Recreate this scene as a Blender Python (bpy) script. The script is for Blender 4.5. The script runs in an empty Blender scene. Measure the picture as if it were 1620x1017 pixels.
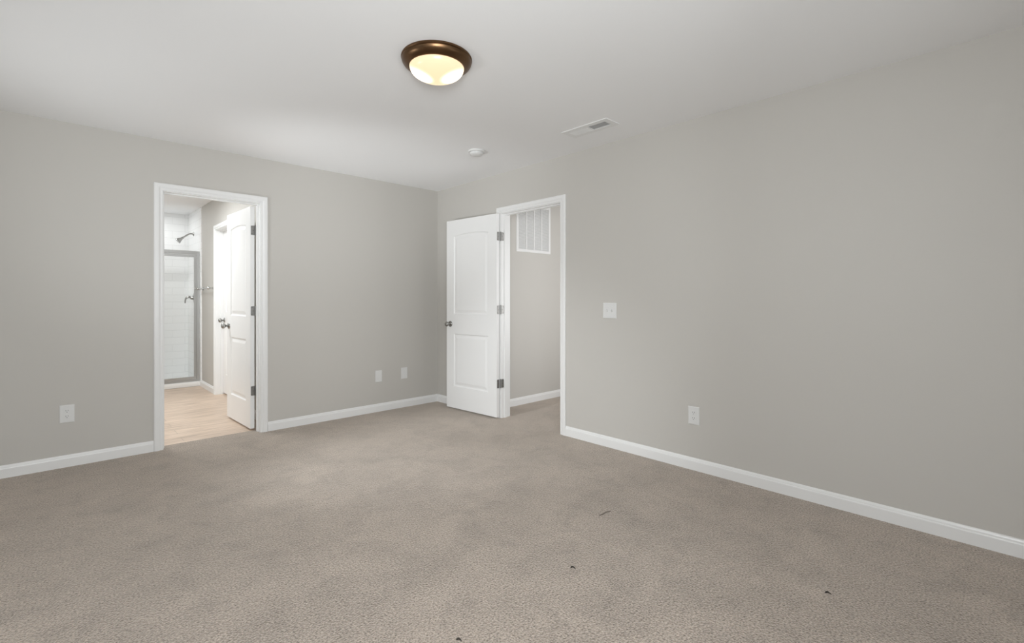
import bpy, bmesh, math, random
from mathutils import Vector, Matrix

C = bpy.context.scene
COL = C.collection
PI = math.pi
H = 2.44

# ------------------------------------------------------------------ camera
A = 0.809471486307444                     # angle between the view axis and the left wall
cd = bpy.data.cameras.new('camera')
cam = bpy.data.objects.new('camera', cd)
COL.objects.link(cam)
cam.location = (-3.210508, -4.625859, 1.18842)
cam.rotation_euler = (PI / 2, 0, A - PI / 2)
cd.sensor_fit = 'HORIZONTAL'
cd.sensor_width = 36.0
cd.lens = 755.75 / 1620 * 36
cd.shift_y = -35.7 / 1620
cd.clip_start = 0.05
C.camera = cam

# ------------------------------------------------------------------ world, colour management
w = bpy.data.worlds.new('world')
C.world = w
w.use_nodes = True
bg = w.node_tree.nodes['Background']
bg.inputs['Color'].default_value = (0.86, 0.93, 1.0, 1)
bg.inputs['Strength'].default_value = 0.2
C.view_settings.view_transform = 'Standard'
C.view_settings.look = 'None'
C.view_settings.gamma = 1.0
C.view_settings.use_curve_mapping = False
C.view_settings.exposure = 0.0
C.cycles.use_denoising = True
C.cycles.max_bounces = 12
C.cycles.diffuse_bounces = 8
C.cycles.sample_clamp_indirect = 4.0


def area(name, loc, rot, sx, sy, power, col=(1, 1, 1)):
    d = bpy.data.lights.new(name, 'AREA')
    d.shape = 'RECTANGLE'
    d.size, d.size_y = sx, sy
    d.energy = power
    d.color = col
    o = bpy.data.objects.new(name, d)
    COL.objects.link(o)
    o.location = loc
    o.rotation_euler = rot
    return o


XL = -3.60                                 # bathroom's far side wall
XW, YR = -4.35, -5.35                     # window wall and rear wall of the bedroom
# daylight falling in through the two windows behind the camera and the one beside it
area('daylight_rear', (-3.15, YR - 0.22, 1.45), (PI / 2, 0, 0), 0.9, 1.4, 54, (0.935, 0.975, 1.0))
area('daylight_near', (-1.35, YR - 0.22, 1.45), (PI / 2, 0, 0), 0.9, 1.4, 1.65, (0.935, 0.975, 1.0))
area('daylight_side', (XW - 0.22, -2.6, 1.45), (PI / 2, 0, -PI / 2), 1.5, 1.4, 1.8, (0.935, 0.975, 1.0))
# unseen fill lights added to brighten walls, ceiling and carpet, out of frame
def fill_spot(name, loc, aim, power, cone):
    d = bpy.data.lights.new(name, 'SPOT')
    d.energy = power
    d.spot_size = math.radians(cone)
    d.spot_blend = 1.0
    d.shadow_soft_size = 0.22
    d.color = (0.935, 0.975, 1.0)
    o = bpy.data.objects.new(name, d)
    COL.objects.link(o)
    o.location = loc
    o.rotation_euler = (Vector(aim) - Vector(loc)).to_track_quat('-Z', 'Y').to_euler()


fill_spot('fill_up', (-4.0, -1.2, 0.6), (-1.7, -1.0, 2.6), 56.1, 105)
fill_spot('fill_right', (-0.9, -4.95, 0.7), (-0.8, -2.8, 2.5), 9.5, 100)
fill_spot('fill_far', (-3.9, -1.0, 0.6), (-0.5, -0.6, 2.5), 141.7, 45)
fill_spot('fill_low', (-4.0, -1.3, 1.4), (-0.4, -1.5, 0.1), 195, 50)
fill_spot('fill_corner', (-3.35, -4.55, 1.55), (-0.6, -0.6, 2.2), 23.1, 60)
area('fill_front', (-3.45, -4.80, 1.45), (PI / 2, 0, A - PI / 2), 0.5, 0.5, 45.78, (0.935, 0.975, 1.0))
# bathroom, shower and hall: added lights without fixtures, there to brighten them
area('bathroom_side_fill', (XL - 0.2, 1.25, 1.45), (PI / 2, 0, -PI / 2), 1.2, 1.1, 9, (0.93, 0.98, 1.0))
area('bathroom_top_fill', (-2.75, 1.35, 2.40), (0, 0, 0), 0.6, 0.6, 35.03, (0.94, 0.98, 1.0))
area('shower_fill', (-2.3, 3.45, 2.42), (0, 0, 0), 0.2, 0.2, 3.78, (0.94, 0.98, 1.0))
area('hall_fill', (1.25, -2.75, 1.30), (PI / 2, 0, 0), 1.3, 1.5, 25.22, (1.0, 1.0, 1.0))


# ------------------------------------------------------------------ materials
def mat(name, col, rough=0.5, metal=0.0, spec=0.5):
    m = bpy.data.materials.new(name)
    m.use_nodes = True
    b = m.node_tree.nodes['Principled BSDF']
    b.inputs['Base Color'].default_value = col if len(col) == 4 else (*col, 1)
    b.inputs['Roughness'].default_value = rough
    b.inputs['Metallic'].default_value = metal
    b.inputs['Specular IOR Level'].default_value = spec
    return m, m.node_tree.nodes, m.node_tree.links, b


def add_bump(N, L, b, scale, strength, dist, detail=2.0):
    tc = N.new('ShaderNodeTexCoord')
    n = N.new('ShaderNodeTexNoise')
    n.inputs['Scale'].default_value = scale
    n.inputs['Detail'].default_value = detail
    bp = N.new('ShaderNodeBump')
    bp.inputs['Strength'].default_value = strength
    bp.inputs['Distance'].default_value = dist
    L.new(tc.outputs['Object'], n.inputs['Vector'])
    L.new(n.outputs['Fac'], bp.inputs['Height'])
    L.new(bp.outputs['Normal'], b.inputs['Normal'])
    return n


M = {}
m, N, L, b = mat('wall_paint', (0.565, 0.546, 0.514), 0.6, spec=0.25)
add_bump(N, L, b, 260, 0.06, 0.001)
M['wall'] = m
m, N, L, b = mat('ceiling_paint', (0.89, 0.89, 0.892), 0.8, spec=0.2)
add_bump(N, L, b, 200, 0.06, 0.001)
M['ceiling'] = m
m, N, L, b = mat('trim_paint', (0.83, 0.83, 0.825), 0.32)
add_bump(N, L, b, 90, 0.03, 0.001)
M['trim'] = m
m, N, L, b = mat('door_paint', (0.87, 0.87, 0.865), 0.30)
add_bump(N, L, b, 60, 0.04, 0.001)
M['door'] = m
m, N, L, b = mat('white_plastic', (0.73, 0.73, 0.722), 0.35)
M['plastic'] = m
m, N, L, b = mat('slot_dark', (0.12, 0.115, 0.11), 0.6)
M['slot'] = m
m, N, L, b = mat('satin_nickel', (0.38, 0.375, 0.36), 0.24, 1.0)
add_bump(N, L, b, 400, 0.02, 0.0005)
M['nickel'] = m
m, N, L, b = mat('hinge_nickel', (0.30, 0.295, 0.285), 0.38, 0.9)
M['hinge'] = m
m, N, L, b = mat('frame_aluminium', (0.47, 0.47, 0.465), 0.34, 1.0)
add_bump(N, L, b, 300, 0.02, 0.0005)
M['alu'] = m
m, N, L, b = mat('chrome', (0.62, 0.62, 0.61), 0.10, 1.0)
M['chrome'] = m
m, N, L, b = mat('acrylic_white', (0.84, 0.84, 0.83), 0.22)
M['acrylic'] = m
m, N, L, b = mat('bronze', (0.155, 0.090, 0.048), 0.34, 1.0)
add_bump(N, L, b, 60, 0.03, 0.001)
M['bronze'] = m
m, N, L, b = mat('vent_metal', (0.82, 0.82, 0.815), 0.45)
M['vent'] = m
m, N, L, b = mat('duct_grey', (0.52, 0.52, 0.52), 0.8)
M['duct'] = m
m, N, L, b = mat('filter_grey', (0.60, 0.60, 0.595), 0.9)
M['filter'] = m
m, N, L, b = mat('debris_dark', (0.035, 0.028, 0.022), 0.8)
M['debris'] = m
m, N, L, b = mat('streak_brown', (0.19, 0.16, 0.135), 0.9)
M['streak'] = m

# carpet: short cut pile, lumpy tufts and brushed patches
m, N, L, b = mat('carpet', (0.4, 0.34, 0.29), 0.95, spec=0.1)
tc = N.new('ShaderNodeTexCoord')
def noise(scale, detail, rough, dist=0.0):
    n = N.new('ShaderNodeTexNoise')
    n.inputs['Scale'].default_value = scale
    n.inputs['Detail'].default_value = detail
    n.inputs['Roughness'].default_value = rough
    n.inputs['Distortion'].default_value = dist
    L.new(tc.outputs['Object'], n.inputs['Vector'])
    return n


def ramp(fac, p0, c0, p1, c1):
    r = N.new('ShaderNodeValToRGB')
    r.color_ramp.elements[0].position = p0; r.color_ramp.elements[0].color = c0
    r.color_ramp.elements[1].position = p1; r.color_ramp.elements[1].color = c1
    L.new(fac, r.inputs['Fac'])
    return r.outputs['Color']


def times(a, c):
    x = N.new('ShaderNodeMix'); x.data_type = 'RGBA'; x.blend_type = 'MULTIPLY'; x.inputs['Factor'].default_value = 1
    L.new(a, x.inputs['A']); L.new(c, x.inputs['B'])
    return x.outputs['Result']


n1 = noise(128, 3.5, 0.66)                  # yarn tufts
n2 = noise(2.6, 6, 0.68, 0.5)              # brushed pile, large patches
n4 = noise(7.5, 5, 0.65, 0.8)                # footprints and small dents
n3 = N.new('ShaderNodeTexVoronoi'); n3.inputs['Scale'].default_value = 145
L.new(tc.outputs['Object'], n3.inputs['Vector'])
tuft = ramp(n1.outputs['Fac'], 0.33, (0.095, 0.075, 0.058, 1), 0.64, (0.500, 0.417, 0.350, 1))
pile = ramp(n2.outputs['Fac'], 0.37, (0.80, 0.80, 0.80, 1), 0.62, (1.08, 1.08, 1.08, 1))
dent = ramp(n4.outputs['Fac'], 0.32, (0.80, 0.80, 0.80, 1), 0.50, (1.0, 1.0, 1.0, 1))
L.new(times(times(tuft, pile), dent), b.inputs['Base Color'])
sub = N.new('ShaderNodeMath'); sub.operation = 'SUBTRACT'
bp = N.new('ShaderNodeBump'); bp.inputs['Strength'].default_value = 0.7; bp.inputs['Distance'].default_value = 0.0055
L.new(n1.outputs['Fac'], sub.inputs[0])
L.new(n3.outputs['Distance'], sub.inputs[1])
L.new(sub.outputs[0], bp.inputs['Height'])
L.new(bp.outputs['Normal'], b.inputs['Normal'])
b.inputs['Sheen Weight'].default_value = 0.8
b.inputs['Sheen Roughness'].default_value = 0.5
b.inputs['Sheen Tint'].default_value = (0.9, 0.82, 0.74, 1)
M['carpet'] = m

# bathroom planks
m, N, L, b = mat('vinyl_plank', (0.6, 0.5, 0.4), 0.42)
tc = N.new('ShaderNodeTexCoord')
br = N.new('ShaderNodeTexBrick')
br.offset = 0.37; br.offset_frequency = 2
br.inputs['Scale'].default_value = 1.0
br.inputs['Brick Width'].default_value = 1.22
br.inputs['Row Height'].default_value = 0.152
br.inputs['Mortar Size'].default_value = 0.0018
br.inputs['Mortar Smooth'].default_value = 0.2
br.inputs['Bias'].default_value = 0.0
br.inputs['Color1'].default_value = (0.66, 0.525, 0.415, 1)
br.inputs['Color2'].default_value = (0.60, 0.475, 0.375, 1)
br.inputs['Mortar'].default_value = (0.42, 0.33, 0.26, 1)
mp = N.new('ShaderNodeMapping'); mp.inputs['Scale'].default_value = (2.2, 26, 1)
gr = N.new('ShaderNodeTexNoise'); gr.inputs['Scale'].default_value = 1.6; gr.inputs['Detail'].default_value = 5; gr.inputs['Distortion'].default_value = 0.5
rr = N.new('ShaderNodeValToRGB')
rr.color_ramp.elements[0].position = 0.32; rr.color_ramp.elements[0].color = (0.74, 0.71, 0.69, 1)
rr.color_ramp.elements[1].position = 0.62; rr.color_ramp.elements[1].color = (1.07, 1.07, 1.07, 1)
mx = N.new('ShaderNodeMix'); mx.data_type = 'RGBA'; mx.blend_type = 'MULTIPLY'; mx.inputs['Factor'].default_value = 1
L.new(tc.outputs['Object'], br.inputs['Vector'])
L.new(tc.outputs['Object'], mp.inputs['Vector'])
L.new(mp.outputs['Vector'], gr.inputs['Vector'])
L.new(gr.outputs['Fac'], rr.inputs['Fac'])
L.new(br.outputs['Color'], mx.inputs['A'])
L.new(rr.outputs['Color'], mx.inputs['B'])
L.new(mx.outputs['Result'], b.inputs['Base Color'])
M['plank'] = m


def tile_mat(name, ax):
    m, N, L, b = mat(name, (0.8, 0.8, 0.8), 0.18)
    tc = N.new('ShaderNodeTexCoord')
    sp = N.new('ShaderNodeSeparateXYZ')
    cb = N.new('ShaderNodeCombineXYZ')
    br = N.new('ShaderNodeTexBrick')
    br.offset = 0.5
    br.inputs['Scale'].default_value = 1.0
    br.inputs['Brick Width'].default_value = 0.305
    br.inputs['Row Height'].default_value = 0.104
    br.inputs['Mortar Size'].default_value = 0.0022
    br.inputs['Mortar Smooth'].default_value = 0.3
    br.inputs['Color1'].default_value = (0.88, 0.88, 0.875, 1)
    br.inputs['Color2'].default_value = (0.865, 0.865, 0.86, 1)
    br.inputs['Mortar'].default_value = (0.72, 0.72, 0.715, 1)
    bp = N.new('ShaderNodeBump'); bp.invert = True
    bp.inputs['Strength'].default_value = 0.35; bp.inputs['Distance'].default_value = 0.002
    L.new(tc.outputs['Object'], sp.inputs[0])
    L.new(sp.outputs[ax], cb.inputs['X'])
    L.new(sp.outputs['Z'], cb.inputs['Y'])
    L.new(cb.outputs[0], br.inputs['Vector'])
    L.new(br.outputs['Color'], b.inputs['Base Color'])
    L.new(br.outputs['Fac'], bp.inputs['Height'])
    L.new(bp.outputs['Normal'], b.inputs['Normal'])
    return m


M['tile_x'] = tile_mat('subway_tile_back', 'X')
M['tile_y'] = tile_mat('subway_tile_side', 'Y')


def glass_mat(name, tint):
    m = bpy.data.materials.new(name)
    m.use_nodes = True
    N, L = m.node_tree.nodes, m.node_tree.links
    N.remove(N['Principled BSDF'])
    tr = N.new('ShaderNodeBsdfTransparent'); tr.inputs['Color'].default_value = tint
    gl = N.new('ShaderNodeBsdfGlossy'); gl.inputs['Roughness'].default_value = 0.03
    fr = N.new('ShaderNodeFresnel'); fr.inputs['IOR'].default_value = 1.22
    mx = N.new('ShaderNodeMixShader')
    L.new(fr.outputs[0], mx.inputs[0]); L.new(tr.outputs[0], mx.inputs[1]); L.new(gl.outputs[0], mx.inputs[2])
    L.new(mx.outputs[0], N['Material Output'].inputs['Surface'])
    return m


M['glass'] = glass_mat('clear_glass', (0.985, 0.988, 0.986, 1))


# ------------------------------------------------------------------ mesh helpers
def new():
    return bmesh.new()


def box(bm, x0, x1, y0, y1, z0, z1, mtx=None):
    x0, x1 = sorted((x0, x1)); y0, y1 = sorted((y0, y1)); z0, z1 = sorted((z0, z1))
    vs = [Vector((x, y, z)) for x in (x0, x1) for y in (y0, y1) for z in (z0, z1)]
    if mtx is not None:
        vs = [mtx @ v for v in vs]
    v = [bm.verts.new(p) for p in vs]
    for f in ((0, 1, 3, 2), (4, 6, 7, 5), (0, 4, 5, 1), (2, 3, 7, 6), (0, 2, 6, 4), (1, 5, 7, 3)):
        bm.faces.new([v[i] for i in f])


def lathe(bm, prof, mtx=None, n=40):
    """prof: (radius, height) pairs turned about local z"""
    mtx = mtx or Matrix.Identity(4)
    rings = []
    for r, h in prof:
        if r < 1e-6:
            rings.append([bm.verts.new(mtx @ Vector((0, 0, h)))])
        else:
            rings.append([bm.verts.new(mtx @ Vector((r * math.cos(2 * PI * i / n), r * math.sin(2 * PI * i / n), h))) for i in range(n)])
    for a, b_ in zip(rings, rings[1:]):
        if len(a) == 1 and len(b_) == 1:
            continue
        for i in range(n):
            j = (i + 1) % n
            if len(a) == 1:
                bm.faces.new((a[0], b_[j], b_[i]))
            elif len(b_) == 1:
                bm.faces.new((a[i], a[j], b_[0]))
            else:
                bm.faces.new((a[i], a[j], b_[j], b_[i]))
    for ring, flip in ((rings[0], True), (rings[-1], False)):
        if len(ring) > 2:
            bm.faces.new(ring[::-1] if flip else ring)


def tube(bm, pts, rad, n=14):
    """round bar through points; rad one value or one per point"""
    pts = [Vector(p) for p in pts]
    rad = rad if isinstance(rad, (list, tuple)) else [rad] * len(pts)
    rings = []
    up = Vector((0.13, 0.21, 0.97)).normalized()
    for i, p in enumerate(pts):
        d = (pts[min(i + 1, len(pts) - 1)] - pts[max(i - 1, 0)]).normalized()
        a = d.cross(up)
        if a.length < 0.05:
            a = d.cross(Vector((1, 0, 0)))
        a.normalize()
        c = d.cross(a)
        rings.append([bm.verts.new(p + rad[i] * (math.cos(2 * PI * k / n) * a + math.sin(2 * PI * k / n) * c)) for k in range(n)])
    for r0, r1 in zip(rings, rings[1:]):
        for k in range(n):
            bm.faces.new((r0[k], r0[(k + 1) % n], r1[(k + 1) % n], r1[k]))
    bm.faces.new(rings[0][::-1])
    bm.faces.new(rings[-1])


def prism(bm, prof, a, b_, f):
    """profile points prof swept straight from a to b_; f(s, p) gives the 3D point"""
    r = [[bm.verts.new(f(s, p)) for p in prof] for s in (a, b_)]
    k = len(prof)
    for i in range(k):
        j = (i + 1) % k
        bm.faces.new((r[0][i], r[0][j], r[1][j], r[1][i]))
    bm.faces.new(r[0][::-1]); bm.faces.new(r[1])


def obj(name, bm, m, parent=None, smooth=False, angle=35):
    bmesh.ops.recalc_face_normals(bm, faces=bm.faces[:])
    me = bpy.data.meshes.new(name)
    bm.to_mesh(me); bm.free()
    me.materials.append(M[m] if isinstance(m, str) else m)
    if smooth:
        for p in me.polygons:
            p.use_smooth = True
        me.set_sharp_from_angle(angle=math.radians(angle))
    o = bpy.data.objects.new(name, me)
    COL.objects.link(o)
    if parent is not None:
        o.parent = parent
        o.matrix_parent_inverse = parent.matrix_basis.inverted()   # children are written in world coordinates
    return o


def bevel(bm, w, seg=2):
    bmesh.ops.bevel(bm, geom=bm.edges[:], offset=w, segments=seg, profile=0.5, affect='EDGES')


def tag(o, label, cat, group=None, kind=None):
    o['label'] = label
    o['category'] = cat
    if group: o['group'] = group
    if kind: o['kind'] = kind
    return o


def thing(name, loc, label, cat, group=None, kind=None, rotz=0):
    o = bpy.data.objects.new(name, None)
    o.empty_display_size = 0.1
    COL.objects.link(o)
    o.location = loc
    o.rotation_euler = (0, 0, rotz)
    return tag(o, label, cat, group, kind)


def struct(name, bm, m, label, cat, parent=None):
    return tag(obj(name, bm, m, parent), label, cat, kind='structure')


# wall-mounted frames: (u along the wall, z up, t out of the wall)
LEFT = lambda u, z, t: Vector((u, -t, z))                 # bedroom side of the left wall, y = 0
RIGHT = lambda u, z, t: Vector((-t, u, z))                # bedroom side of the right wall, x = 0
BACKS = lambda u, z, t: Vector((u, 0.115 + t, z))         # bathroom side of the left wall
XB = -1.780
BATHR = lambda u, z, t: Vector((XB - t, u, z))            # right wall of the bathroom
HALLB = lambda u, z, t: Vector((u, -0.80 - t, z))         # end wall of the hall
HALLS = lambda u, z, t: Vector((0.115 + t, u, z))         # hall side of the right wall

# ------------------------------------------------------------------ room shell
JL, JR = -2.600, -1.902      # bathroom doorway, jamb faces (x)
HL, HR = -1.104, -1.875      # hall doorway, jamb faces (y)
HEAD = 2.037
T = 0.115

bm = new()
box(bm, XW - T, JL - 0.018, 0, T, 0, H)
box(bm, JR + 0.018, 0, 0, T, 0, H)
box(bm, JL - 0.018, JR + 0.018, 0, T, HEAD + 0.018, H)
struct('wall_left', bm, 'wall', 'grey painted wall with the bathroom doorway in it', 'wall')
bm = new()
box(bm, 0, T, HL + 0.018, 0.0, 0, H)
box(bm, 0, T, YR - T, HR - 0.018, 0, H)
box(bm, 0, T, HR - 0.018, HL + 0.018, HEAD + 0.018, H)
struct('wall_right', bm, 'wall', 'long grey painted wall with the hall doorway, light switch and one outlet', 'wall')

WINS = [('rear', -3.15, 0.9), ('rear', -1.35, 0.9), ('side', -2.6, 1.5)]
WZ0, WZ1 = 0.75, 2.15
bm = new()
xs = [XW - T, -3.6, -2.7, -1.8, -0.9, 0]
for i, (a, c) in enumerate(zip(xs, xs[1:])):
    if i in (1, 3):
        box(bm, a, c, YR - T, YR, 0, WZ0); box(bm, a, c, YR - T, YR, WZ1, H)
    else:
        box(bm, a, c, YR - T, YR, 0, H)
struct('wall_rear', bm, 'wall', 'grey painted wall with two windows behind the viewer', 'wall')
bm = new()
box(bm, XW - T, XW, YR, -3.35, 0, H)
box(bm, XW - T, XW, -1.85, 0, 0, H)
box(bm, XW - T, XW, -3.35, -1.85, 0, WZ0); box(bm, XW - T, XW, -3.35, -1.85, WZ1, H)
struct('wall_side', bm, 'wall', 'grey painted wall with one wide window beside the viewer', 'wall')

bm = new()
box(bm, XW - T, T, YR - T, T, H, H + 0.1)
struct('ceiling', bm, 'ceiling', 'flat white bedroom ceiling carrying the bronze light', 'ceiling')
bm = new()
box(bm, XW, 0, YR, 0, -0.05, 0)
box(bm, JL, JR, 0, 0.118, -0.05, 0)
box(bm, 0, T, HR, HL, -0.05, 0)
box(bm, T, 2.6, -2.45, -0.80, -0.05, 0)
struct('floor', bm, 'carpet', 'taupe cut pile carpet over the bedroom and hall', 'carpet floor')

# windows behind the viewer
def window(n, u0, u1, f, label, WZ0=WZ0, WZ1=WZ1):
    bm = new()
    zm = (WZ0 + WZ1) / 2
    for a, c, z0, z1 in ((u0, u0 + 0.05, WZ0, WZ1), (u1 - 0.05, u1, WZ0, WZ1), (u0 + 0.05, u1 - 0.05, WZ0, WZ0 + 0.05),
                         (u0 + 0.05, u1 - 0.05, WZ1 - 0.05, WZ1), (u0 + 0.05, u1 - 0.05, zm - 0.02, zm + 0.02)):
        p, q = f(a, z0, -0.03), f(c, z1, -0.085)
        box(bm, p.x, q.x, p.y, q.y, z0, z1)
    o = struct('window_%d' % n, bm, 'trim', label, 'window')
    bm = new()
    p, q = f(u0 + 0.05, WZ0 + 0.05, -0.055), f(u1 - 0.05, WZ1 - 0.05, -0.060)
    box(bm, p.x, q.x, p.y, q.y, WZ0 + 0.05, WZ1 - 0.05)
    obj('pane', bm, 'glass', o)


REAR = lambda u, z, t: Vector((u, YR + t, z))
SIDE = lambda u, z, t: Vector((XW + t, u, z))
window(1, -3.6, -2.7, REAR, 'white sash window in the rear wall, straight behind the viewer')
window(2, -1.8, -0.9, REAR, 'white sash window in the rear wall, near the long grey wall')
window(3, -3.35, -1.85, SIDE, 'wide white window in the side wall beside the viewer')

# bathroom shell
YS, YB = 3.05, 3.888         # front of the shower curb, shower back wall
bm = new()
box(bm, XB, XB + T, T, 1.49 - 0.018, 0, H)
box(bm, XB, XB + T, 2.20 + 0.018, YB, 0, H)
box(bm, XB, XB + T, 1.49 - 0.018, 2.20 + 0.018, HEAD + 0.018, H)
struct('wall_bathroom_right', bm, 'wall', 'grey bathroom wall with the towel bar and a closed white door', 'wall')
bm = new()
box(bm, XL - T, XL, T, 0.65, 0, H); box(bm, XL - T, XL, 1.85, YS, 0, H)
box(bm, XL - T, XL, 0.65, 1.85, 0, 0.9); box(bm, XL - T, XL, 0.65, 1.85, 2.0, H)  # opening added for the unseen fill light outside
struct('wall_bathroom_left', bm, 'wall', 'grey bathroom wall out of sight beyond the doorway', 'wall')
bm = new(); box(bm, XL - T, -2.72, YS, YS + T, 0, H); box(bm, -2.78, -2.72, YS + T, YB, 0, H)
struct('wall_bathroom_partition', bm, 'wall', 'grey partition closing the far side of the shower', 'wall')
bm = new(); box(bm, -2.78, XB + T, YB, YB + T, 0, H)
struct('wall_bathroom_back', bm, 'wall', 'wall behind the shower tiles', 'wall')
bm = new(); box(bm, XL - T, XB + T, T, YB + T, H, H + 0.1)
struct('ceiling_bathroom', bm, 'ceiling', 'white bathroom ceiling running over the shower', 'ceiling')
bm = new(); box(bm, XL, XB, 0.118, YS, -0.05, 0.0)
box(bm, XB, XB + T, 1.49, 2.20, -0.05, 0.0)
struct('floor_bathroom', bm, 'plank', 'pale pinkish tan wood plank floor of the bathroom', 'plank floor')
bm = new(); box(bm, -2.72, XB - 0.008, YB - 0.008, YB, 0.03, H)
struct('wall_shower_back', bm, 'tile_x', 'white subway tile on the back of the shower', 'tiled wall')
bm = new(); box(bm, XB - 0.008, XB, 3.0, YB, 0.03, H)
struct('wall_shower_right', bm, 'tile_y', 'white subway tile on the shower side with the shower head', 'tiled wall')
bm = new(); box(bm, -2.72, -2.712, YS + T, YB - 0.008, 0.03, H)
struct('wall_shower_left', bm, 'tile_y', 'white subway tile on the far side of the shower', 'tiled wall')

# hall shell
bm = new(); box(bm, T, 2.6 + T, -0.80, -0.80 + T, 0, H)
struct('wall_hall_end', bm, 'wall', 'grey hall wall carrying the return air grille', 'wall')
bm = new(); box(bm, 2.6, 2.6 + T, -2.45, -0.80, 0, H)
struct('wall_hall_far', bm, 'wall', 'grey wall at the far end of the hall', 'wall')
bm = new()
box(bm, T, 0.60, -2.45 - T, -2.45, 0, H); box(bm, 1.90, 2.6 + T, -2.45 - T, -2.45, 0, H)
box(bm, 0.60, 1.90, -2.45 - T, -2.45, 0, 0.55); box(bm, 0.60, 1.90, -2.45 - T, -2.45, 2.05, H)  # gap added to let the hall fill light through
struct('wall_hall_near', bm, 'wall', 'grey hall wall hidden behind the long bedroom wall', 'wall')
bm = new(); box(bm, T, 2.6 + T, -2.45 - T, -0.80 + T, H, H + 0.1)
struct('ceiling_hall', bm, 'ceiling', 'white hall ceiling', 'ceiling')

# ------------------------------------------------------------------ casings, jambs, baseboards
CAS = [(0, 0), (0, 0.008), (0.003, 0.0105), (0.011, 0.0105), (0.014, 0.0085), (0.020, 0.011), (0.026, 0.0155), (0.030, 0.0165),
       (0.050, 0.0165), (0.055, 0.0145), (0.058, 0.011), (0.058, 0)]


def casing_bm(bm, f, u0, u1, zt, cut=None):
    lo, hi = min(u0, u1), max(u0, u1)
    stations = [lambda wv: (lo - wv, 0), lambda wv: (lo - wv, zt + wv), lambda wv: (hi + wv, zt + wv), lambda wv: (hi + wv, 0)]
    rings = []
    for s in stations:
        rings.append([bm.verts.new(f(*s(wv), t)) for wv, t in CAS])
    k = len(CAS)
    for r0, r1 in zip(rings, rings[1:]):
        for i in range(k):
            j = (i + 1) % k
            bm.faces.new((r0[i], r0[j], r1[j], r1[i]))
    bm.faces.new(rings[0][::-1]); bm.faces.new(rings[-1])


def fbox(bm, f, u0, u1, z0, z1, t0, t1):
    p, q = f(u0, z0, t0), f(u1, z1, t1)
    box(bm, p.x, q.x, p.y, q.y, p.z, q.z)


def door_trim(n, f, g, u0, u1, stop_t, label, two=True):
    """casing on the wall face f (and g on the other side), jamb lining and stops"""
    lo, hi = min(u0, u1), max(u0, u1)
    bm = new()
    casing_bm(bm, f, lo - 0.005, hi + 0.005, HEAD + 0.005)
    o = struct('trim_%d' % n, bm, 'trim', label, 'door casing')
    if g:
        bm = new(); casing_bm(bm, g, lo - 0.005, hi + 0.005, HEAD + 0.005)
        obj('casing', bm, 'trim', o)
    bm = new()
    fbox(bm, f, lo - 0.018, lo, 0, HEAD, 0, -T)
    fbox(bm, f, hi, hi + 0.018, 0, HEAD, 0, -T)
    fbox(bm, f, lo - 0.018, hi + 0.018, HEAD, HEAD + 0.018, 0, -T)
    obj('jamb', bm, 'trim', o)
    bm = new()
    a, c = stop_t
    fbox(bm, f, lo, lo + 0.010, 0, HEAD - 0.010, a, c)
    fbox(bm, f, hi - 0.010, hi, 0, HEAD - 0.010, a, c)
    fbox(bm, f, lo, hi, HEAD - 0.010, HEAD, a, c)
    obj('stop', bm, 'trim', o)
    return o


door_trim(1, LEFT, BACKS, JL, JR, (-0.045, -0.079), 'white moulded casing around the bathroom doorway')
door_trim(2, RIGHT, HALLS, HL, HR, (-0.036, -0.070), 'white moulded casing around the hall doorway')
door_trim(3, BATHR, None, 1.49, 2.20, (-0.046, -0.079), 'white casing around the closed door on the bathroom wall')

BASE = [(0, 0), (0.013, 0), (0.013, 0.060), (0.0118, 0.064), (0.0085, 0.067), (0.0078, 0.073), (0.0055, 0.079), (0.003, 0.083), (0, 0.084)]


def baseboard(name, f, u0, u1, label):
    bm = new()
    prism(bm, BASE, u0, u1, lambda s, p: f(s, p[1], p[0]))
    return struct(name, bm, 'trim', label, 'baseboard')


baseboard('baseboard_left', LEFT, XW + 0.013, JL - 0.064, 'white baseboard left of the bathroom doorway')
baseboard('baseboard_middle', LEFT, JR + 0.064, -0.0, 'white baseboard between the bathroom doorway and the room corner')
baseboard('baseboard_corner', RIGHT, -0.013, HL + 0.064, 'short white baseboard behind the open hall door')
baseboard('baseboard_right', RIGHT, HR - 0.064, YR + 0.013, 'long white baseboard under the light switch and outlet')
baseboard('baseboard_rear', REAR, XW + 0.013, -0.0, 'white baseboard along the rear wall')
baseboard('baseboard_side', SIDE, YR, 0.0, 'white baseboard along the side wall')
baseboard('baseboard_bathroom', BATHR, YS, 2.20 + 0.064, 'white baseboard in the bathroom between shower curb and door casing')
baseboard('baseboard_bathroom_near', BATHR, 1.49 - 0.064, T + 0.013, 'white baseboard hidden behind the open bathroom door')
baseboard('baseboard_hall', HALLB, T, 2.6, 'white baseboard in the hall under the return air grille')


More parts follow.
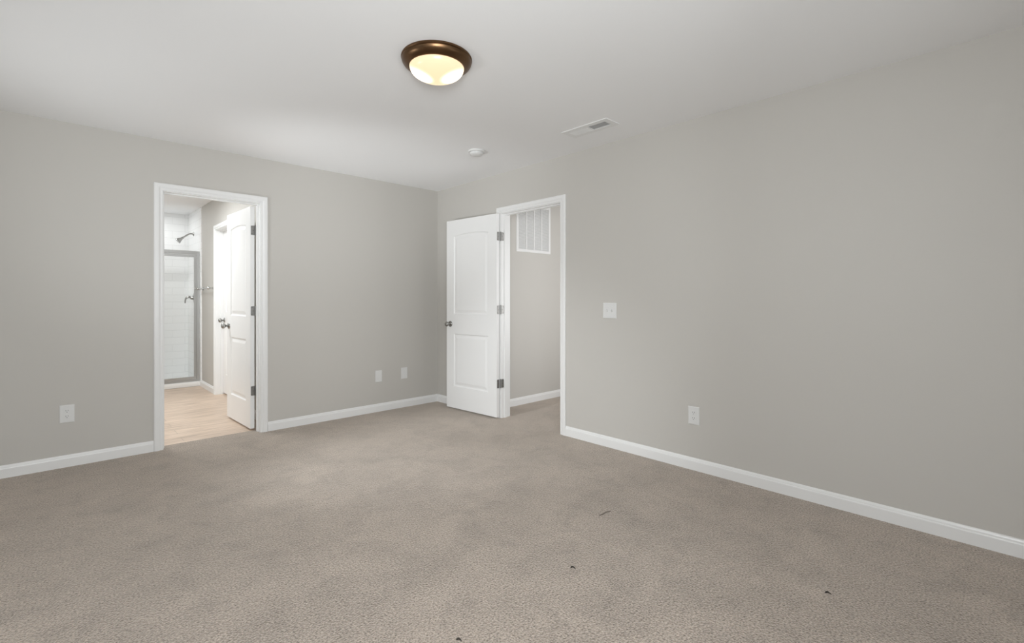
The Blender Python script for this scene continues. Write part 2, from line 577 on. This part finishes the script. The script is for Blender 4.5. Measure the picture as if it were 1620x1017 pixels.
# ------------------------------------------------------------------ doors
def door_bm(W, Hd, Td=0.035):
    """moulded two panel slab with an arched upper panel; x along the width from the hinge edge, y through the thickness"""
    bm = new()
    st = 0.118
    panels = [(st, W - st, 0.235, 0.800, 0.0), (st, W - st, 1.010, 1.848, 0.020)]
    prof = [(0, 0), (0.003, 0.0035), (0.008, 0.0075), (0.013, 0.0085), (0.019, 0.0085), (0.024, 0.0075), (0.044, 0.0025), (0.048, 0.002)]

    def outline(x0, x1, z0, zs, rise, d):
        half = (x1 - x0) / 2
        pts = [(x0 + d, z0 + d), (x1 - d, z0 + d)]
        if rise == 0:
            zt = zs - d
            K = 12
            for i in range(K + 1):
                pts.append((x1 - d - (2 * half - 2 * d) * i / K, zt))
            return pts
        R = (half * half + rise * rise) / (2 * rise)
        zc = zs + rise - R
        r2, h2 = R - d, half - d
        a0 = math.asin(h2 / r2)
        K = 12
        for i in range(K + 1):
            a = a0 - 2 * a0 * i / K
            pts.append(((x0 + x1) / 2 + r2 * math.sin(a), zc + r2 * math.cos(a)))
        return pts

    outer = []
    for y, sg in ((0.0, 1), (Td, -1)):
        c = [bm.verts.new((x, y, z)) for x, z in ((0, 0), (W, 0), (W, Hd), (0, Hd))]
        outer.append(c)
        es = [bm.edges.new((c[i], c[(i + 1) % 4])) for i in range(4)]
        for pn in panels:
            rings = []
            for d, dep in prof:
                rings.append([bm.verts.new((x, y + sg * dep, z)) for x, z in outline(*pn, d)])
            k = len(rings[0])
            for r0, r1 in zip(rings, rings[1:]):
                for i in range(k):
                    j = (i + 1) % k
                    bm.faces.new((r0[i], r0[j], r1[j], r1[i]))
            bm.faces.new(rings[-1])
            for i in range(k):
                e = bm.edges.get((rings[0][i], rings[0][(i + 1) % k]))
                es.append(e)
        bmesh.ops.triangle_fill(bm, use_beauty=True, use_dissolve=False, edges=es)
    a, c = outer
    for i in range(4):
        j = (i + 1) % 4
        bm.faces.new((a[i], a[j], c[j], c[i]))
    return bm


KNOB = [(0.010, 0.004), (0.010, 0.026), (0.013, 0.031), (0.020, 0.035), (0.0255, 0.042), (0.027, 0.050), (0.0255, 0.058), (0.020, 0.064), (0.012, 0.0675), (0.0, 0.0685)]
ROSE = [(0.032, 0.0), (0.032, 0.002), (0.030, 0.006), (0.024, 0.009), (0.014, 0.011), (0.011, 0.012), (0.0, 0.012)]


def knobs(door, mtx, x, z, Td=0.035, sides=(0, 1)):
    for s in sides:
        if s == 0:
            k = mtx @ Matrix.Translation((x, 0, z)) @ Matrix.Rotation(PI / 2, 4, 'X')
        else:
            k = mtx @ Matrix.Translation((x, Td, z)) @ Matrix.Rotation(-PI / 2, 4, 'X')
        bm = new(); lathe(bm, KNOB, k, 32)
        kn = obj('knob', bm, 'nickel', door, True, 50)
        bm = new(); lathe(bm, ROSE, k, 32)
        obj('rosette', bm, 'nickel', kn, True, 50)


def leaf(bm, mtx, wd, hh, r=0.009, th=0.002):
    """hinge leaf: rounded outer corners; local x 0..wd away from the pin, z centred, y 0..th"""
    pts = [(0, -hh)]
    for i in range(7):
        a = -PI / 2 + i * PI / 12
        pts.append((wd - r + r * math.cos(a), -hh + r + r * math.sin(a)))
    for i in range(7):
        a = i * PI / 12
        pts.append((wd - r + r * math.cos(a), hh - r + r * math.sin(a)))
    pts.append((0, hh))
    lo = [bm.verts.new(mtx @ Vector((x, 0, z))) for x, z in pts]
    up = [bm.verts.new(mtx @ Vector((x, th, z))) for x, z in pts]
    k = len(pts)
    bm.faces.new(lo[::-1]); bm.faces.new(up)
    for i in range(k):
        j = (i + 1) % k
        bm.faces.new((lo[i], lo[j], up[j], up[i]))


def hinge(door, pin, edge_start, edge_dir, jamb_start, jamb_dir, z):
    """two leaves and a five part knuckle on the pin, screws as a sub-part"""
    hh = 0.043
    bm = new(); scs = []
    for s, d in ((edge_start, edge_dir), (jamb_start, jamb_dir)):
        d3 = Vector((d[0], d[1], 0)).normalized()
        n3 = Vector((-d3.y, d3.x, 0))
        if n3.y > 0 and abs(n3.y) > 0.5 or (abs(n3.y) <= 0.5 and n3.x > 0):
            n3 = -n3                                  # leaf stands off towards the room
        mt = Matrix(((d3.x, n3.x, 0, s[0]), (d3.y, n3.y, 0, s[1]), (0, 0, 1, z), (0, 0, 0, 1)))
        leaf(bm, mt, 0.030, hh)
        for dx, dz in ((0.020, 0.030), (0.011, 0.0), (0.020, -0.030)):
            k = mt @ Matrix.Translation((dx, 0.0018, dz)) @ Matrix.Rotation(-PI / 2, 4, 'X')
            sc = new(); scs.append(sc)
            lathe(sc, [(0.0042, 0), (0.0040, 0.0008), (0.0, 0.0010)], k, 12)
    for i in range(5):
        z0 = z - hh + i * 0.0172
        lathe(bm, [(0.0058, z0 + 0.0006), (0.0062, z0 + 0.0012), (0.0062, z0 + 0.0160), (0.0058, z0 + 0.0166)], Matrix.Translation((pin[0], pin[1], 0)), 14)
    lathe(bm, [(0.0035, z - hh - 0.003), (0.0045, z - hh), (0.0045, z + hh), (0.0055, z + hh + 0.001), (0.004, z + hh + 0.003)], Matrix.Translation((pin[0], pin[1], 0)), 12)
    h = obj('hinge', bm, 'hinge', door, True, 30)
    for sc in scs:
        obj('screw', sc, 'slot', h)


def place_door(name, W, Hd, z0, near, far, label):
    """visible face runs from near (hinge) to far; the thickness goes to the right of that direction"""
    d = Vector((far[0] - near[0], far[1] - near[1], 0)).normalized()
    n = Vector((d.y, -d.x, 0))
    mt = Matrix(((d.x, n.x, 0, near[0]), (d.y, n.y, 0, near[1]), (0, 0, 1, z0), (0, 0, 0, 1)))
    bm = door_bm(W, Hd)
    bmesh.ops.transform(bm, matrix=mt, verts=bm.verts[:])
    o = struct(name, bm, 'door', label, 'door')
    return o, mt, d, n


# bathroom door, open into the bathroom
near, far = (-1.9485, 0.118), (-1.975, 0.82)
o, mt, d, n = place_door('door_1', 0.690, 2.006, 0.018, near, far, 'white two panel door standing open inside the bathroom')
knobs(o, mt, 0.630, 0.905)
for z in (1.808, 1.080, 0.357):
    hinge(o, (-1.9065, 0.1215), (-1.9135, 0.1180), (-1, 0.0), (-1.9022, 0.117), (0, -1), z)
bm = new(); box(bm, 0.690, 0.6915, 0.005, 0.030, 0.868, 0.925, mt)
obj('latch_plate', bm, 'nickel', o)

# hall door, folded back against the long wall
near, far = (-0.0600, -1.1000), (-0.1200, -0.3430)
o, mt, d, n = place_door('door_2', 0.755, 2.020, 0.015, near, far, 'white two panel door folded back against the grey wall by the room corner')
knobs(o, mt, 0.695, 0.903, sides=(0,))
e = Vector((near[0], near[1], 0)) + n * 0.035
for z in (1.811, 1.081, 0.345):
    hinge(o, (-0.0125, -1.1050), (e.x - 0.001, e.y - 0.0005), (-n.x, -n.y), (0.0, HL - 0.0005), (1, 0), z)
bm = new(); box(bm, 0.755, 0.7565, 0.005, 0.030, 0.868, 0.925, mt)
obj('latch_plate', bm, 'nickel', o)

# closed door on the right wall of the bathroom (opens away, so it sits deep in its jamb)
o, mt, d, n = place_door('door_3', 0.704, 2.012, 0.018, (XB + 0.080, 1.493), (XB + 0.080, 2.197), 'closed white door set deep in its casing on the bathroom wall')
knobs(o, mt, 0.644, 0.905, sides=(0,))


# ------------------------------------------------------------------ wall plates
def plate_bm(f, uc, zc, wd, ht, th=0.006):
    bm = new()
    ring = lambda s, t: [f(uc + sx * (wd / 2 - s), zc + sz * (ht / 2 - s), t) for sx, sz in ((-1, -1), (1, -1), (1, 1), (-1, 1))]
    rs = [[bm.verts.new(p) for p in ring(s, t)] for s, t in ((0, 0), (0, th * 0.35), (0.0015, th * 0.7), (0.005, th))]
    for r0, r1 in zip(rs, rs[1:]):
        for i in range(4):
            bm.faces.new((r0[i], r0[(i + 1) % 4], r1[(i + 1) % 4], r1[i]))
    bm.faces.new(rs[0][::-1]); bm.faces.new(rs[-1])
    return bm


def disc(bm, f, uc, zc, r, t0, t1, n=14):
    lo = [bm.verts.new(f(uc + r * math.cos(2 * PI * i / n), zc + r * math.sin(2 * PI * i / n), t0)) for i in range(n)]
    hi = [bm.verts.new(f(uc + r * math.cos(2 * PI * i / n), zc + r * math.sin(2 * PI * i / n), t1)) for i in range(n)]
    bm.faces.new(lo[::-1]); bm.faces.new(hi)
    for i in range(n):
        bm.faces.new((lo[i], lo[(i + 1) % n], hi[(i + 1) % n], hi[i]))


def outlet(f, uc, zc, label, group):
    t = thing('power_outlet', f(uc, zc - 0.062, 0), label, 'outlet', group)
    obj('face_plate', plate_bm(f, uc, zc, 0.080, 0.125), 'plastic', t)
    for s in (-1, 1):
        c = zc + s * 0.0195
        bm = new()
        pts = []
        for i in range(20):
            a = 2 * PI * i / 20
            pts.append((0.0172 * math.cos(a), max(-0.0142, min(0.0142, 0.0172 * math.sin(a)))))
        lo = [bm.verts.new(f(uc + x, c + z, 0.0055)) for x, z in pts]
        hi = [bm.verts.new(f(uc + x, c + z, 0.0075)) for x, z in pts]
        bm.faces.new(lo[::-1]); bm.faces.new(hi)
        for i in range(20):
            bm.faces.new((lo[i], lo[(i + 1) % 20], hi[(i + 1) % 20], hi[i]))
        r = obj('receptacle', bm, 'plastic', t)
        bm = new()
        fbox(bm, f, uc - 0.0075, uc - 0.0050, c + 0.000, c + 0.0085, 0.0074, 0.0078)
        obj('slot', bm, 'slot', r); bm = new()
        fbox(bm, f, uc + 0.0050, uc + 0.0075, c + 0.001, c + 0.0080, 0.0074, 0.0078)
        obj('slot', bm, 'slot', r); bm = new()
        disc(bm, f, uc, c - 0.0070, 0.0028, 0.0074, 0.0078, 10)
        obj('ground_hole', bm, 'slot', r)
    bm = new(); disc(bm, f, uc, zc, 0.0032, 0.0055, 0.0068)
    obj('screw', bm, 'plastic', t)
    return t


outlet(LEFT, -3.158, 0.375, 'white duplex outlet low on the wall left of the bathroom doorway', 'duplex outlets')
outlet(RIGHT, -3.092, 0.377, 'white duplex outlet low on the long wall right of the hall doorway', 'duplex outlets')


def blank_plate(uc, zc, label, ridge):
    t = thing('wall_plate', LEFT(uc, zc - 0.06, 0), label, 'wall plate', 'plain plates on the left wall')
    obj('face_plate', plate_bm(LEFT, uc, zc, 0.077, 0.123), 'plastic', t)
    if ridge:
        bm = new(); fbox(bm, LEFT, uc - 0.0165, uc + 0.0165, zc - 0.033, zc + 0.033, 0.0055, 0.0075)
        obj('insert', bm, 'plastic', t)
    for dz in (0.048, -0.048):
        bm = new(); disc(bm, LEFT, uc, zc + dz, 0.0032, 0.0055, 0.0068)
        obj('screw', bm, 'plastic', t)


blank_plate(-0.750, 0.372, 'plain white wall plate nearer the bathroom doorway, with a faint raised insert', True)
blank_plate(-0.442, 0.373, 'plain white wall plate nearer the room corner and the open hall door', True)

t = thing('light_switch', RIGHT(-2.394, 1.03, 0), 'white double toggle light switch on the long wall right of the hall doorway', 'light switch')
obj('face_plate', plate_bm(RIGHT, -2.394, 1.0945, 0.127, 0.125), 'plastic', t)
for du in (-0.023, 0.023):
    u = -2.394 + du
    bm = new(); fbox(bm, RIGHT, u - 0.0055, u + 0.0055, 1.0825, 1.1065, 0.0055, 0.0064)
    fr = obj('toggle_frame', bm, 'filter', t)
    bm = new()
    prism(bm, [(0.006, 1.0885), (0.006, 1.1005), (0.0165, 1.0955), (0.0175, 1.0895), (0.0165, 1.0865)], u - 0.0038, u + 0.0038, lambda s, p: RIGHT(s, p[1], p[0]))
    obj('toggle', bm, 'plastic', fr)
for du in (-0.023, 0.023):
    for dz in (-0.030, 0.030):
        bm = new()
        disc(bm, RIGHT, -2.394 + du, 1.0945 + dz, 0.003, 0.0055, 0.0068)
        obj('screw', bm, 'plastic', t)

# ------------------------------------------------------------------ ceiling light
LC = Vector((-1.778, -2.556, 0))
t = thing('ceiling_light', (LC.x, LC.y, H), 'bronze flush ceiling light with a glowing frosted glass bowl', 'ceiling light')
bm = new()
lathe(bm, [(0.180, H), (0.1825, H - 0.004), (0.1825, H - 0.009), (0.178, H - 0.013), (0.180, H - 0.017), (0.178, H - 0.024), (0.171, H - 0.034),
           (0.160, H - 0.043), (0.149, H - 0.049), (0.143, H - 0.051), (0.139, H - 0.050), (0.137, H - 0.046), (0.0, H - 0.044)], Matrix.Translation(LC), 96)
obj('canopy', bm, 'bronze', t, True, 40)

m = bpy.data.materials.new('lit_glass')
m.use_nodes = True
N, L = m.node_tree.nodes, m.node_tree.links
b = N['Principled BSDF']
b.inputs['Base Color'].default_value = (0.22, 0.20, 0.17, 1)
b.inputs['Roughness'].default_value = 0.25
geo = N.new('ShaderNodeNewGeometry')
mn = None
rgt = Vector((math.sin(A), -math.cos(A), 0))
fwd = Vector((math.cos(A), math.sin(A), 0))
for q in (LC - 0.088 * rgt + Vector((0, 0, H - 0.100)) - 0.005 * fwd, LC + 0.088 * rgt + Vector((0, 0, H - 0.102)) + 0.010 * fwd):   # the two bulbs inside
    ds = N.new('ShaderNodeVectorMath'); ds.operation = 'DISTANCE'
    ds.inputs[1].default_value = q
    L.new(geo.outputs['Position'], ds.inputs[0])
    if mn is None:
        mn = ds.outputs['Value']
    else:
        mm = N.new('ShaderNodeMath'); mm.operation = 'SMOOTH_MIN'; mm.inputs[2].default_value = 0.04
        L.new(mn, mm.inputs[0]); L.new(ds.outputs['Value'], mm.inputs[1])
        mn = mm.outputs[0]
rp = N.new('ShaderNodeValToRGB')
rp.color_ramp.interpolation = 'EASE'
rp.color_ramp.elements[0].position = 0.02; rp.color_ramp.elements[0].color = (2.3, 2.1, 1.8, 1)
rp.color_ramp.elements[1].position = 0.082; rp.color_ramp.elements[1].color = (0.74, 0.545, 0.32, 1)
L.new(mn, rp.inputs['Fac'])
L.new(rp.outputs['Color'], b.inputs['Emission Color'])
b.inputs['Emission Strength'].default_value = 1.35
M['lit'] = m
bm = new()
prof = [(0.1405, H - 0.047), (0.1405, H - 0.052)]
for i in range(1, 13):
    a = i * PI / 24
    prof.append((0.139 * math.cos(a) if i < 12 else 0.0, H - 0.052 - 0.063 * math.sin(a)))
lathe(bm, prof, Matrix.Translation(LC), 96)
obj('glass_bowl', bm, 'lit', t, True, 60)

# ------------------------------------------------------------------ smoke detector
SC = Vector((-0.637, -1.490, 0))
t = thing('smoke_detector', (SC.x, SC.y, H), 'small round white smoke detector on the ceiling near the room corner', 'smoke detector')
bm = new(); lathe(bm, [(0.070, H), (0.070, H - 0.010), (0.067, H - 0.013), (0.0, H - 0.013)], Matrix.Translation(SC), 48)
obj('base', bm, 'plastic', t, True, 40)
bm = new(); lathe(bm, [(0.056, H - 0.013), (0.058, H - 0.015), (0.056, H - 0.024), (0.050, H - 0.032), (0.040, H - 0.037), (0.024, H - 0.040), (0.0, H - 0.041)], Matrix.Translation(SC), 48)
obj('cover', bm, 'plastic', t, True, 40)

# ------------------------------------------------------------------ ceiling register
VX0, VX1, VY0, VY1 = -0.465, -0.301, -2.688, -2.280
t = thing('air_register', ((VX0 + VX1) / 2, (VY0 + VY1) / 2, H), 'white slotted air register in the ceiling above the hall doorway side', 'air vent')
bx0, bx1, by0, by1 = -0.424, -0.343, -2.646, -2.324
bm = new()
z1 = H - 0.006
for a, c, e, f in ((VX0, bx0, VY0, VY1), (bx1, VX1, VY0, VY1), (bx0, bx1, VY0, by0), (bx0, bx1, by1, VY1)):
    box(bm, a, c, e, f, H - 0.0005, z1)
ym = (by0 + by1) / 2 - 0.004
box(bm, bx0, bx1, ym - 0.004, ym + 0.004, H - 0.0005, z1)
obj('frame', bm, 'vent', t)
bm = new(); box(bm, bx0, bx1, by0, by1, H - 0.0004, H - 0.0012)
obj('backing', bm, 'duct', t)
for y0, y1, sg in ((by0, ym - 0.004, 1), (ym + 0.004, by1, -1)):
    k = 11
    for i in range(k):
        y = y0 + (y1 - y0) * (i + 0.5) / k
        bm = new()
        mt = Matrix.Translation((0, y, H - 0.0042)) @ Matrix.Rotation(sg * math.radians(28), 4, 'X')
        if sg > 0:
            box(bm, bx0, bx1, -0.0036, 0.0036, -0.0003, 0.0003, mt)
        else:
            box(bm, bx0, bx1, -0.0072, 0.0072, -0.0004, 0.0004, mt)
        obj('blade', bm, 'vent', t)

# ------------------------------------------------------------------ return air grille in the hall
GX0, GX1, GZ0, GZ1 = 0.499, 1.068, 1.720, 2.282
t = thing('return_grille', HALLB((GX0 + GX1) / 2, GZ0, 0), 'square white return air grille high on the hall wall, seen through the doorway', 'air grille')
bm = new()
fw = 0.034
ring = lambda s, tt: [HALLB(x, z, tt) for x, z in ((GX0 + s, GZ0 + s), (GX1 - s, GZ0 + s), (GX1 - s, GZ1 - s), (GX0 + s, GZ1 - s))]
rs = [[bm.verts.new(p) for p in ring(s, tt)] for s, tt in ((0, 0), (0, 0.004), (0.006, 0.009), (fw - 0.004, 0.009), (fw, 0.006), (fw, 0.0))]
for r0, r1 in zip(rs, rs[1:] + rs[:1]):
    for i in range(4):
        bm.faces.new((r0[i], r0[(i + 1) % 4], r1[(i + 1) % 4], r1[i]))
obj('frame', bm, 'vent', t)
bm = new(); fbox(bm, HALLB, GX0 + fw, GX1 - fw, GZ0 + fw, GZ1 - fw, 0.0004, 0.0012)
obj('filter', bm, 'filter', t)
for i in range(3):
    x = GX0 + fw + (GX1 - GX0 - 2 * fw) * (i + 1) / 4
    bm = new(); fbox(bm, HALLB, x - 0.006, x + 0.006, GZ0 + fw, GZ1 - fw, 0.001, 0.0085)
    obj('bar', bm, 'vent', t)
for i in range(38):
    z = GZ0 + fw + (GZ1 - GZ0 - 2 * fw) * (i + 0.5) / 38
    bm = new()
    mt = Matrix.Translation((0, -0.80 - 0.0042, z)) @ Matrix.Rotation(math.radians(40), 4, 'X')
    box(bm, GX0 + fw, GX1 - fw, -0.0038, 0.0038, -0.0004, 0.0004, mt)
    obj('louver', bm, 'vent', t)

# ------------------------------------------------------------------ shower
XT = XB - 0.008              # tile face
t = thing('shower_pan', (-2.25, 3.45, 0), 'white acrylic shower base with a low curb under the shower door', 'shower base')
bm = new(); box(bm, -2.712, XT, YS, YS + 0.115, 0, 0.064); bevel(bm, 0.006)
obj('curb', bm, 'acrylic', t, True)
bm = new(); box(bm, -2.712, XT, YS + 0.115, YB - 0.008, 0, 0.030)
obj('floor_tray', bm, 'acrylic', t)

YD = 3.105
t = thing('shower_door', (-2.25, YD, 0.064), 'framed glass shower door with silver metal rails on the white curb', 'shower door')
bm = new()
box(bm, -2.712, XT - 0.034, YD - 0.022, YD + 0.022, 1.806, 1.842)
box(bm, -2.712, XT - 0.034, YD - 0.014, YD + 0.014, 1.794, 1.808)
obj('header_rail', bm, 'alu', t)
bm = new(); box(bm, -2.712, XT - 0.034, YD - 0.022, YD + 0.022, 0.064, 0.088); box(bm, -2.712, XT - 0.034, YD - 0.030, YD - 0.018, 0.064, 0.076)
obj('sill_rail', bm, 'alu', t)
for a, c in ((XT - 0.034, XT), (-2.712, -2.680)):
    bm = new(); box(bm, a, c, YD - 0.018, YD + 0.018, 0.064, 1.842); bevel(bm, 0.003)
    obj('wall_post', bm, 'alu', t)
lf = thing('door_leaf', (-2.1, YD, 0.1), 'framed glass door leaf', 'leaf')
for k in ('label', 'category'):
    del lf[k]
lf.parent = t
lf.matrix_parent_inverse = t.matrix_basis.inverted()
X0, X1 = -2.44, XT - 0.037
bm = new()
for a, c, e, f in ((X1 - 0.027, X1, 0.092, 1.791), (X0, X0 + 0.027, 0.092, 1.791), (X0 + 0.027, X1 - 0.027, 0.092, 0.128), (X0 + 0.027, X1 - 0.027, 1.758, 1.791)):
    box(bm, a, c, YD - 0.012, YD + 0.012, e, f)
obj('leaf_frame', bm, 'alu', lf)
bm = new(); box(bm, X0 + 0.02, X1 - 0.02, YD - 0.003, YD + 0.003, 0.12, 1.765)
obj('glass', bm, 'glass', lf)
bm = new()
tube(bm, [(X1 - 0.020, YD - 0.012, 1.332), (X1 - 0.020, YD - 0.040, 1.332)], 0.006)
tube(bm, [(X1 - 0.024, YD - 0.040, 1.332), (X1 + 0.020, YD - 0.042, 1.332)], [0.013, 0.012])
obj('handle', bm, 'chrome', lf, True, 50)
bm = new(); box(bm, -2.680, X0 - 0.004, YD - 0.003, YD + 0.003, 0.088, 1.806)
obj('fixed_glass', bm, 'glass', t)

# shower head on a bent arm
t = thing('shower_sprayer', (XT, 3.49, 2.12), 'brushed metal shower head on a bent arm above the shower door', 'shower head')
y = 3.49
bm = new(); lathe(bm, [(0.032, 0), (0.031, 0.003), (0.020, 0.010), (0.011, 0.014), (0.0, 0.014)], Matrix.Translation((XT, y, 2.120)) @ Matrix.Rotation(-PI / 2, 4, 'Y'), 32)
obj('flange', bm, 'nickel', t, True, 50)
arm = [(XT, 2.120), (XT - 0.035, 2.120), (XT - 0.055, 2.114), (XT - 0.080, 2.097), (XT - 0.115, 2.068), (XT - 0.128, 2.057)]
bm = new(); tube(bm, [(x, y, z) for x, z in arm], 0.0105)
obj('arm', bm, 'nickel', t, True, 60)
dv = Vector((-0.77, 0, -0.64)).normalized()
q = Matrix.Translation((arm[-1][0], y, arm[-1][1])) @ dv.to_track_quat('Z', 'Y').to_matrix().to_4x4()
bm = new(); lathe(bm, [(0.011, -0.012), (0.015, 0.0), (0.017, 0.010), (0.015, 0.018), (0.020, 0.030), (0.036, 0.068), (0.041, 0.078), (0.040, 0.084), (0.033, 0.085), (0.0, 0.083)], q, 40)
obj('spray_head', bm, 'nickel', t, True, 40)

# valve with a curved lever
t = thing('shower_valve', (XT, 3.40, 1.19), 'round metal shower valve with a hooked lever behind the glass', 'shower valve')
y = 3.40
bm = new(); lathe(bm, [(0.088, 0), (0.087, 0.003), (0.075, 0.010), (0.050, 0.016), (0.030, 0.020), (0.026, 0.050), (0.022, 0.056), (0.0, 0.056)], Matrix.Translation((XT, y, 1.205)) @ Matrix.Rotation(-PI / 2, 4, 'Y'), 48)
obj('escutcheon', bm, 'nickel', t, True, 40)
bm = new()
tube(bm, [(XT - 0.050, y, 1.213), (XT - 0.075, y, 1.216), (XT - 0.097, y, 1.208), (XT - 0.112, y, 1.188), (XT - 0.117, y, 1.160), (XT - 0.118, y, 1.128)], [0.017, 0.016, 0.014, 0.011, 0.009, 0.008])
obj('lever', bm, 'nickel', t, True, 60)

# towel bar
t = thing('towel_bar', BATHR(2.62, 1.30, 0), 'chrome towel bar on the grey bathroom wall beside the shower', 'towel bar')
bm = new(); tube(bm, [BATHR(2.300, 1.325, 0.060), BATHR(2.915, 1.325, 0.060)], 0.0075)
obj('bar', bm, 'chrome', t, True, 50)
for yy in (2.305, 2.91):
    k = Matrix.Translation(BATHR(yy, 1.325, 0)) @ Matrix.Rotation(-PI / 2, 4, 'Y')
    bm = new(); lathe(bm, [(0.026, 0), (0.026, 0.003), (0.020, 0.008), (0.010, 0.012), (0.008, 0.035), (0.010, 0.044), (0.016, 0.050), (0.018, 0.060), (0.015, 0.070), (0.008, 0.076), (0.0, 0.077)], k, 28)
    obj('post', bm, 'chrome', t, True, 50)

# ------------------------------------------------------------------ bits on the carpet
def strand(name, pts, r, m, label, cat, group=None):
    bm = new()
    tube(bm, [(x, y, z) for x, y, z in pts], r, 8)
    return tag(obj(name, bm, m, None, True, 60), label, cat, group)


def loop_bit(cx, cy, label, ang, s):   # a curled scrap half sunk in the pile
    ca, sa = math.cos(ang), math.sin(ang)
    loc = [(-0.014, 0.0, 0.001), (-0.010, 0.001, 0.006), (-0.003, 0.002, 0.008), (0.004, 0.000, 0.006), (0.012, -0.003, 0.002)]
    pts = [(cx + s * (ca * x - sa * y_), cy + s * (sa * x + ca * y_), s * z - 0.001) for x, y_, z in loc]
    strand('carpet_fleck', pts, [0.0022, 0.0040, 0.0034, 0.0022, 0.0014], 'debris', label, 'fleck', 'dark flecks in the carpet')


loop_bit(-1.560, -3.287, 'small dark fleck in the carpet, the middle one in front of the hall doorway', A - PI / 2 - 0.5, 0.9)
loop_bit(-0.957, -4.112, 'small dark fleck in the carpet nearest the long wall', A - PI / 2 - 0.5, 0.8)
loop_bit(-2.196, -3.296, 'small dark fleck in the carpet at the bottom edge of the view', A - PI / 2 - 0.3, 0.8)
strand('carpet_streak', [(-1.059, -3.061, 0.003), (-1.03, -3.066, 0.004), (-1.00, -3.064, 0.004), (-0.965, -3.070, 0.001)], [0.0022, 0.003, 0.0028, 0.0018], 'streak',
       'thin brown thread lying on the carpet between switch wall and light', 'streak')  # thin raised strand, slightly darker than the carpet
